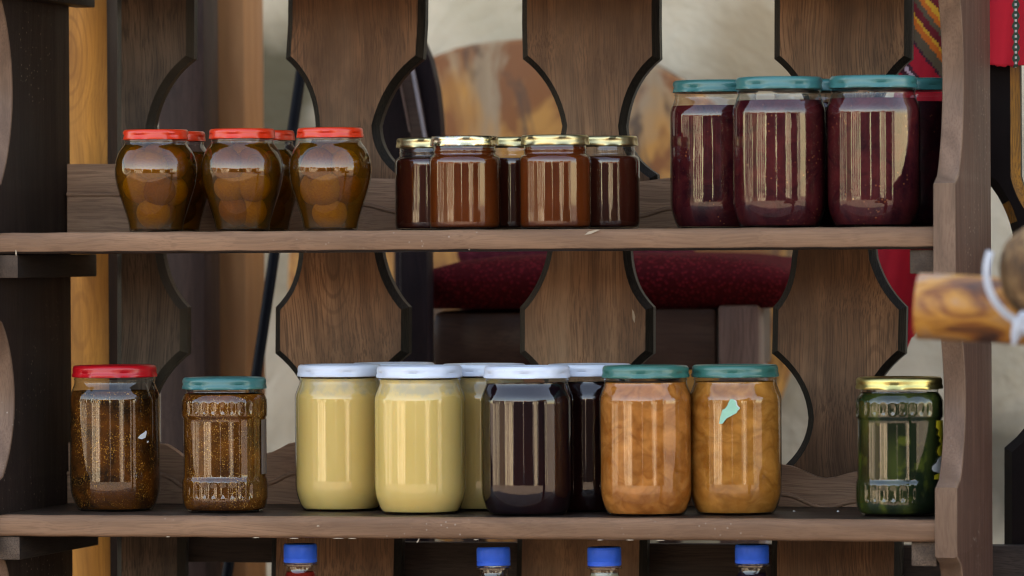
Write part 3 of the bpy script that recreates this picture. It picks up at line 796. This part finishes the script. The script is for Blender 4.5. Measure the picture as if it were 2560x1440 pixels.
bm = bmesh.new(); a = at(2440, 1700, .335); b = at(3000, 1366, .335); box(bm, (a.x, .33, a.z), (b.x, .355, b.z), .002); obj('rail', bm, RAIL_D, rl)

# ------------------------------------------------------------------ jars
def lid_mesh(R, h, lugs=6, name='lid'):
    prof = [(R*.90, 0), (R*.985, .0006), (R*1.0, .0018), (R*.992, .0034), (R*.978, .0048), (R*.982, h*.62), (R*.975, h*.80), (R*.955, h*.93), (R*.925, h), (R*.88, h*1.0), (R*.855, h*.93), (R*.84, h*.90), (.001, h*.90)]
    def mod(r, z, a):
        if z < .0062 and r > R*.95:
            s = .5+.5*math.cos(lugs*a)
            return r-(.0017*s**3 if z > .0012 else -.0002)
        return r
    bm = lathe(prof, 96, mod, close_bottom=True, close_top=True)
    return bm2me(bm, name, 50)
def prof_720():
    R = .0437
    base = [(.0330, .0016), (.0345, .0002), (.0365, .0008), (.0392, .0060), (.0420, .0140), (.0432, .0190), (R, .0245)]
    wall = [(R, .030), (R, .105)]
    sh = [(R, .1085), (.0430, .1125), (.0412, .1175), (.0396, .1215), (.0390, .1240)]
    neck = [(.0389, .1262), (.0396, .1272), (.0389, .1284), (.0389, .134), (.0385, .139)]
    return base+wall+smooth_prof(sh, 3)+neck, .1290, .0118, .0416
def prof_small():
    R = .0339
    return [(.0270, .0014), (.0290, .0002), (.0312, .0004), (.0328, .0018), (.0337, .0046), (R, .008), (R, .030), (R, .0625)] + \
        smooth_prof([(R, .0625), (.0336, .0662), (.0322, .0690), (.0300, .0702)], 4)+[(.0294, .0712), (.0293, .0735), (.0299, .0746), (.0293, .0758), (.0293, .082)], .0790, .0098, .0328
def prof_orcio():
    P = [(.0236, .0006), (.0256, .0012), (.0272, .010), (.0318, .025), (.0366, .040), (.0392, .052), (.0396, .060), (.0384, .069), (.0350, .0775), (.0310, .0830), (.0300, .0850)]
    return [(.020, .0022)]+smooth_prof(P, 4)+[(.0296, .0862), (.0302, .0872), (.0296, .0884), (.0296, .093)], .0882, .0100, .0322
def prof_ribbed():
    R = .0412
    P = [(.0320, .0016), (.0338, .0002), (.0360, .0006), (.0388, .0040), (.0404, .0085), (R, .0130), (R, .0150), (R, .0220), (R, .0290), (.0409, .0312), (.0400, .0330), (.0397, .0345),
         (.0397, .060), (.0397, .0895), (.0400, .0908), (.0410, .0922), (R, .0935), (R, .0990), (R, .1050), (.0409, .1075), (.0398, .1105), (.0378, .1138), (.0366, .1150), (.0364, .1165), (.0370, .1176), (.0364, .1188), (.0364, .126)]
    return P, .1180, .0115, .0412
def densify(P, step=.0022):
    out = []
    for a, b in zip(P, P[1:]):
        n = max(1, int(math.hypot(b[0]-a[0], b[1]-a[1])/step))
        for k in range(n): out.append((a[0]+(b[0]-a[0])*k/n, a[1]+(b[1]-a[1])*k/n))
    return out+[P[-1]]
def rib_mod(r, z, a):
    d = 0
    for z0, z1 in ((.0120, .0300), (.0925, .1065)):
        ph = abs(math.sin(14*a)); e = .0030*(1-ph)           # scalloped ends
        t0, t1 = z0+e, z1-e*.3
        if t0 < z < t1:
            s = min(1, min(z-t0, t1-z)/.0012); d += s*.0008*(1-ph**1.5*1.0)
    return r-d
def fill_prof(P, level, off=.0011):
    out = []
    for r, z in P:
        if z < level: out.append((max(r-off, .001), max(z+.0012, .0022) if z < .004 else z))
    out += [(out[-1][0]-.0003, level), (.012, level+.0002), (.002, level)]
    return out
KINDS = {}
for nm, pf, mod, seg in (('tall', prof_720, None, 96), ('small', prof_small, None, 96), ('round', prof_orcio, None, 96), ('ribbed', prof_ribbed, rib_mod, 336)):
    P, lz, lh, lr = pf(); Pd = densify(P) if mod else P
    KINDS[nm] = dict(P=P, lz=lz, lh=lh, lr=lr, glass=bm2me(lathe(Pd, seg, mod), 'glass_'+nm, 60), lid=lid_mesh(lr, lh, name='lid_'+nm), H=P[-1][1])
def mat_variant(me, mats):
    m = me.copy()
    for x in mats: m.materials.append(x)
    return m
CACHE = {}
def jar(kind, u, Y, z, lidm, fillm, level, label, group, rz=0, glass=GLASS, s=1.0, wob=0):
    K = KINDS[kind]; p = at(u, 620 if z is None else 900, Y)
    vref = 450 if z > Z2+.1 else 1150
    p = at(u, vref, Y)
    e = empty('preserve_jar', (p.x, Y, z+.0002), label, 'jar', group, rz)
    e.scale = (s, s, s); lr = random.Random(int(u)); level += lr.uniform(-.0012, .0012) if level < .12 else 0
    def shared(key, me, mat):
        k = (key, mat.name)
        if k not in CACHE: CACHE[k] = mat_variant(me, [mat])
        return CACHE[k]
    g = link('glass', shared(kind+'g', K['glass'], glass), e)
    l = link('lid', shared(kind+'l', K['lid'], lidm), e); l.location = (0, 0, K['lz']); l.rotation_euler = (0, 0, random.uniform(0, 6))
    key = (kind+'f', level, fillm.name)
    if key not in CACHE:
        bm = lathe(fill_prof(K['P'], level), 72, (lambda r, z, a: r+(.0 if z < level-.001 else 0)), True, True)
        me = bm2me(bm, 'contents', 50); me.materials.append(fillm); CACHE[key] = me
    f = link('contents', CACHE[key], e)
    return e, f
GR, GG, GB, GH, GD, GP = 'red lidded rounded jars', 'gold lidded small jars', 'teal lidded berry jam jars', 'white lidded pale honey jars', 'white lidded dark syrup jars', 'green lidded apricot jars'
TOP, LOW = Z1, Z2
# rounded jars of whole fruit
FR = bm2me(lathe([(.0008, -.5)]+[(.5*math.sin(PI*k/16)*(1-.06*math.cos(PI*k/16)), -.5*math.cos(PI*k/16)) for k in range(1, 16)]+[(.0008, .5)], 24, None, True, True), 'fruit', 80)
def orcio(u, Y, label, dark=False, rz=0, sd=1):
    e, f = jar('round', u, Y, TOP, L_RED, F_SYRUP, .0835 if not dark else .079, label, GR, rz, GLASS_S)
    rnd = random.Random(sd)
    spots = []
    for zc, rr, n in ((.0190, .0095, 2), (.0425, .0175, 4), (.0640, .0185, 4), (.070, 0, 1)):
        ph = rnd.uniform(0, 6)
        for k in range(n):
            a = ph+2*PI*k/n; spots.append((rr*math.cos(a), rr*math.sin(a), zc+rnd.uniform(-.003, .003)))
    def room(zc):
        P = KINDS['round']['P']; return min((pr for pr, pz in P if abs(pz-zc) < .0135 and pz > .001), default=.03)-.0011
    for i, (x, y, z) in enumerate(spots):
        mt = F_FRUIT2 if (dark or i % 3 == 0) else F_FRUIT
        k = ('fr', mt.name)
        if k not in CACHE: CACHE[k] = mat_variant(FR, [mt])
        q = link('fruit', CACHE[k], f); q.location = (x, y, z); s_ = rnd.uniform(.0300, .0335); lim = room(z)+.0006-s_*.575; rc = math.hypot(x, y); kk = min(1, max(lim, 0)/rc) if rc > 1e-6 else 1; q.location = (x*kk, y*kk, z); q.scale = (s_*rnd.uniform(.88, 1.02), s_*rnd.uniform(.95, 1.05), s_*rnd.uniform(1.0, 1.15))
        q.rotation_euler = (rnd.uniform(0, 3), rnd.uniform(0, 3), rnd.uniform(0, 3))
    # moulded scroll on the shoulder of the glass
    for sgn in (1,):
        bm = bmesh.new(); pts = []
        for t in range(17):
            a = PI*1.15*t/16; px_, pz = -.0075*math.cos(a)+.0, .0045*math.sin(a)*1.2
            if t > 13: pz += .0012*(t-13)*.5
            ang = -PI/2+YAW+.42+px_/.036
            zz = .0665+pz; r = .0391-max(0, (zz-.060))*.42
            pts.append((r*math.cos(ang), r*math.sin(ang), zz))
        tube(bm, pts, [.0006+.0010*math.sin(PI*t/16)**.6 for t in range(17)], 10); link('moulded_scroll', bm2me(bm, 'scroll', 60), e, GLASS_S)
    return e
orcio(390, .062, 'rounded jar of green plums with bright red lid, leftmost on the upper shelf', sd=3)
orcio(606, .062, 'rounded jar of green plums with bright red lid, middle of the three front ones', sd=5)
orcio(826, .062, 'rounded jar of green plums with bright red lid, next to the gold lidded jars', rz=.35, sd=8)
orcio(433, .148, 'dark rounded jar with red lid behind the two leftmost plum jars', True, sd=11)
orcio(656, .148, 'dark rounded jar with red lid behind the middle and right plum jars', True, sd=12)
jar('small', 1162, .055, TOP, L_GOLDW, F_BROWN, .0775, 'small jar of red brown jam with a scratched worn gold lid, front row left', GG)
jar('small', 1388, .055, TOP, L_GOLD, F_BROWN, .0775, 'small jar of red brown jam with a clean gold lid, front row right', GG, glass=GLASS)
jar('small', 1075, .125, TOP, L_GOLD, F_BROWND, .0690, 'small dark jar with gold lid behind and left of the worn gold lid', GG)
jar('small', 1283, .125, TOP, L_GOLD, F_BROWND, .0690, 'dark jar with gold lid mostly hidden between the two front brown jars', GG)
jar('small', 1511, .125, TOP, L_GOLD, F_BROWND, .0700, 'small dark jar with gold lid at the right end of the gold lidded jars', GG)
jar('tall', 1949, .060, TOP, L_TEAL, F_BERRY, .1190, 'tall jar of purple berry jam with teal lid, middle of the berry jars in front', GB, glass=GLASS_W)
jar('tall', 2184, .060, TOP, L_TEAL, F_BERRY, .1200, 'tall jar of purple berry jam with teal lid, front one nearest the right panel', GB)
jar('tall', 1790, .133, TOP, L_TEAL, F_BERRY, .1175, 'tall jar of berry jam with teal lid, leftmost of the berry jars and set back', GB, glass=GLASS_W)
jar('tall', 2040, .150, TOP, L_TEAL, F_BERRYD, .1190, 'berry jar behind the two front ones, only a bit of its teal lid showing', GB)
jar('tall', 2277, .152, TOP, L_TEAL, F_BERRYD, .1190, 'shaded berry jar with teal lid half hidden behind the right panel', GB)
# lower shelf
j1, _ = jar('tall', 288, .100, LOW, L_DRED, F_FIG, .1150, 'tall jar of seedy dark fig jam with crimson lid and a white label scrap', None, rz=.5)
j2, _ = jar('ribbed', 562, .080, LOW, L_TEAL, F_FIG2, .1130, 'fluted jar of amber fig jam with a teal lid beside the crimson lidded jar', None)
jar('tall', 851, .125, LOW, L_WHITE, F_CREAM, .1275, 'tall jar of pale yellow creamed honey with white lid, leftmost of them', GH)
jar('tall', 1050, .074, LOW, L_WHITE, F_CREAM, .1275, 'tall jar of pale yellow creamed honey with white lid, second and in front', GH, glass=GLASS)
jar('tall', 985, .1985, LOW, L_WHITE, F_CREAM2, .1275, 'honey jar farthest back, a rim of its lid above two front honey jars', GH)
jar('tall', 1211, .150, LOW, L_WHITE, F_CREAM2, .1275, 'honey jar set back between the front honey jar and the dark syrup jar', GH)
jar('tall', 1319, .058, LOW, L_WHITE, F_DARK, .1240, 'tall jar of almost black syrup with white lid in front', GD, glass=GLASS_D)
jar('tall', 1474, .138, LOW, L_WHITE, F_DARKR, .1230, 'tall jar of almost black syrup with white lid, set back beside the orange preserve', GD)
jar('tall', 1615, .064, LOW, L_GREEN, F_PEACH, .1250, 'tall jar of orange apricot preserve with green lid and no sticker', GP, glass=GLASS)
j9, _ = jar('tall', 1839, .092, LOW, L_GREEN, F_PEACH2, .1250, 'tall jar of orange apricot preserve with green lid and a mint green sticker', GP)
j10, _ = jar('ribbed', 2249, .078, LOW, L_YGOLD, F_PICKLE, .1155, 'fluted jar of dark green pickles with yellow gold lid and a torn yellow label', None)

def sticker(e, R, rows, mat, name='label_scrap', off=.0007):
    """rows: (z, x_left, x_right) metres across the front as the camera faces it"""
    bm = bmesh.new(); G = []
    for z, a, b in rows:
        r = []
        for k in range(7):
            x = a+(b-a)*k/6; an = -PI/2+YAW+math.asin(max(-.999, min(.999, x/R)))
            r.append(bm.verts.new(((R+off)*math.cos(an), (R+off)*math.sin(an), z)))
        G.append(r)
    for A, B in zip(G, G[1:]):
        for k in range(6): bm.faces.new((A[k], A[k+1], B[k+1], B[k]))
    o = link(name, bm2me(bm, name, 0), e, mat); o.rotation_euler = (0, 0, -e.rotation_euler.z)
    md = o.modifiers.new('t', 'SOLIDIFY'); md.thickness = .0002; md.offset = 1
    return o
k = 1/2640
sticker(j9, .0437, [(.0865, -44*k, -36*k), (.0915, -42*k, -26*k), (.0965, -38*k, -2*k), (.0995, -36*k, 2*k), (.1005, -30*k, 6*k), (.1035, -24*k, -2*k), (.1075, -20*k, -4*k), (.1095, -16*k, -10*k)], STICK, 'mint_sticker')
sticker(j9, .0437, [(.0992, 0*k, 3*k), (.1010, -3*k, 7*k), (.1040, -4*k, 0*k), (.1078, -6*k, -2*k), (.1090, -10*k, -7*k)], PAPER, 'label_scrap', .0005)
sticker(j1, .0437, [(.0700, 72*k, 74*k), (.0712, 64*k, 82*k), (.0740, 70*k, 84*k), (.0765, 80*k, 85*k), (.0780, 83*k, 84*k)], PAPER)
sticker(j1, .0437, [(.0660, 86*k, 88*k), (.0680, 86*k, 90*k)], PAPER)
sticker(j2, .0397, [(.0365, 94*k, 104.5*k), (.0890, 94*k, 104.5*k)], FILM, 'label_film')
Y_ = [(.0330, 80, 98), (.0355, 80, 99), (.0380, 82, 99)]
sticker(j10, .0398, [(z, a*k, 103*k) for z, a in ((.0345, 78), (.0385, 80), (.0400, 92))], YELLOW)
sticker(j10, .0398, [(z, a*k, 104*k) for z, a in ((.0400, 92), (.0420, 76), (.0440, 72), (.0470, 74), (.0500, 84), (.0530, 88), (.0555, 96))], PAPER, off=.0009)
sticker(j10, .0398, [(z, a*k, 104*k) for z, a in ((.0560, 92), (.0600, 86), (.0640, 90), (.0670, 99), (.0700, 92), (.0730, 96), (.0760, 88), (.0800, 92), (.0830, 84), (.0890, 86))], YELLOW)

# ------------------------------------------------------------------ bottles under the lower shelf
def cap_mesh():
    r, h = .0161, .0178
    prof = [(r*.96, 0), (r, .0004), (r, .0036), (r*.985, .0040), (r*.985, .0046), (r, .0050), (r, h-.0026), (r*.985, h-.0012), (r*.93, h), (.001, h+.0001)]
    return bm2me(lathe(prof, 120, lambda rr, z, a: rr-(.00022*(.5+.5*math.cos(40*a)) if .005 < z < h-.002 else 0), True, True), 'cap', 50)
CAP = mat_variant(cap_mesh(), [BLUECAP])
BP = [(.024, .001), (.029, .0004), (.0315, .006), (.0315, .150)]+smooth_prof([(.0315, .150), (.0305, .165), (.0245, .183), (.0175, .198), (.0135, .2085)], 4)+[(.0133, .2125), (.0133, .2135), (.0168, .2145), (.0168, .2160), (.0133, .2168), (.0128, .222)]
PETM = mat_variant(bm2me(lathe(BP, 64), 'bottle', 50), [PET])
BH = .2175+.0178
def bottle(u, vcap, Y, fillm, level, label, tilt=0):
    p = at(u, 1390, Y); zc = at(u, vcap, Y).z; e = empty('plastic_bottle', (p.x, Y, Z3+.0002), label, 'bottle', 'blue capped bottles')
    s = (zc-Z3)/BH; e.scale = (1, 1, s)
    link('bottle_body', PETM, e)
    c = link('cap', CAP, e); c.location = (0, 0, .2172); c.scale = (1, 1, 1/s); c.rotation_euler = (tilt*.3, tilt, random.uniform(0, 3))
    P = [(max(r-.0007, .001), z+.0006) for r, z in BP if z < level]
    P += [(P[-1][0], level), (.001, level)]
    link('contents', mat_variant(bm2me(lathe(P, 48, None, True, True), 'drink', 50), [fillm]), e)
    return e
bottle(751, 1360, .075, F_REDW, .2080, 'bottle of red drink with a blue cap, leftmost of the four')
bottle(1234, 1369, .075, F_PALE, .1850, 'clear bottle with a tilted blue cap, second from the left, below the dark syrup jar', .05)
bottle(1511, 1368, .075, F_PALE, .2100, 'clear bottle of pale liquid with a blue cap, third from the left', -.01)
bottle(1880, 1361, .075, F_NAVY, .2080, 'bottle of dark drink with a blue cap, rightmost of the four')

# ------------------------------------------------------------------ logs in front at the right
def m_log():
    n = N('peeled_log'); c = n.coord(False); m = n.map(c, (14, 34, 30))
    a = n.noise(m, 1.3, 5, .6, .6)
    col = n.ramp(a, [(.30, (.06, .022, .012)), (.41, (.26, .085, .018)), (.50, (.52, .23, .040)), (.60, (.40, .22, .12)), (.72, (.26, .15, .12))])
    return n.end(n.pbr(col, .5, n.bump(a, .4, .004)))
def m_bark():
    n = N('fibrous_bark'); c = n.coord(False); a = n.noise(n.map(c, (60, 60, 14), rot=(0, .5, 0)), 2.2, 5, .7)
    col = n.ramp(a, [(.36, (.05, .024, .010)), (.5, (.15, .075, .028)), (.62, (.30, .17, .07))])
    return n.end(n.pbr(col, .85, n.bump(a, .8, .004)))
LOG, BARK = m_log(), m_bark(); YF = -.60
def rough_cyl(bm, p0, p1, r0, r1, seg=28, rings=30, amp=.02, cap_round=0):
    p0, p1 = Vector(p0), Vector(p1); d = (p1-p0); t = d.normalized(); x = t.orthogonal().normalized(); y = t.cross(x); R = []
    for i in range(rings+1):
        s = i/rings; r = r0+(r1-r0)*s
        if cap_round: q = min(1, s*d.length/(r0*cap_round)); r *= math.sqrt(max(.0, 1-(1-q)**2))*.999+.001
        R.append([bm.verts.new(p0+d*s+(x*math.cos(2*PI*k/seg)+y*math.sin(2*PI*k/seg))*r*(1+amp*math.sin(3*2*PI*k/seg+s*9)+amp*.6*math.sin(5*2*PI*k/seg-s*23))) for k in range(seg)])
    for A, B in zip(R, R[1:]):
        for k in range(seg): bm.faces.new((A[k], A[(k+1) % seg], B[(k+1) % seg], B[k]))
    bm.faces.new(list(reversed(R[0]))); bm.faces.new(R[-1])
pl = at(2296, 766, YF); pr = at(2700, 784, YF); dd = (pr-pl)
bm = bmesh.new(); rough_cyl(bm, pl, pl+dd*3.2, 81/ppm(YF), 84/ppm(YF), rings=60)
bmesh.ops.bevel(bm, geom=[e for e in bm.edges if len(e.link_faces) == 2 and e.calc_face_angle(0) > 1.2], offset=.003, segments=2, affect='EDGES')
tag(obj('log_beam', bm, LOG, smooth=60), 'blurred horizontal peeled log with orange and brown patches, in front at the right', 'log')
q0 = at(2610, 680, YF-.055); q1 = at(2760, 760, YF+.5)
r2 = 128/ppm(YF)
bm = bmesh.new(); rough_cyl(bm, q0+Vector((0, -.03, 0)), q0+Vector((.03, .35, -.0)), r2, r2, rings=40, cap_round=1.2)
tag(obj('log_end', bm, BARK, smooth=60), 'blurred round fibrous brown log end resting on the peeled log', 'log')
bm = bmesh.new(); tube(bm, [at(2482, 640, YF+.02), at(2496, 610, YF+.02), at(2560, 606, YF+.03)], .006, 8); 
pts = []
for i in range(30):
    a = math.radians(158+i*5.2); pts.append(q0+Vector((math.cos(a)*(r2+.0035), -.006+.0022*i*.3*.2, math.sin(a)*(r2+.003))))
bm.free(); bm = bmesh.new()
rings = []
for i, p in enumerate(pts):
    o = (p-q0); o.y = 0; o.normalize(); w = .0085
    rings.append([bm.verts.new(p+Vector((0, -w*1.5, 0))-o*.0050), bm.verts.new(p+Vector((0, -w, 0))+o*.0015), bm.verts.new(p+Vector((0, w, 0))+o*.0015), bm.verts.new(p+Vector((0, w, 0))-o*.002)])
for A, B in zip(rings, rings[1:]):
    for k_ in range(4): bm.faces.new((A[k_], A[(k_+1) % 4], B[(k_+1) % 4], B[k_]))
bm.faces.new(rings[0]); bm.faces.new(list(reversed(rings[-1])))
st = empty('plastic_strap', q0, 'white plastic strap tied round the fibrous log end', 'strap')
obj('band', bm, STRAP, st, smooth=50)
bm = bmesh.new(); kn = at(2550, 818, YF-.065)
tube(bm, [kn+Vector((.004, 0, .012)), kn+Vector((0, -.002, .004)), kn+Vector((-.003, 0, -.006)), kn+Vector((-.0055, 0, -.014))], [.003, .0055, .0045, .0012], 10)
tube(bm, [kn+Vector((0, -.002, .003)), kn+Vector((.006, -.002, -.004)), kn+Vector((.011, 0, -.007))], [.0045, .004, .0012], 10)
obj('knot', bm, STRAP, st, smooth=60)
# stand that carries the log, outside the picture
e = pl+dd*3.0; bm = bmesh.new(); box(bm, (e.x-.04, YF-.04, 0), (e.x+.04, YF+.04, e.z-.026), .004)
tag(obj('log_stand', bm, DARKPOST), 'dark square post outside the picture that carries the peeled log', 'post')
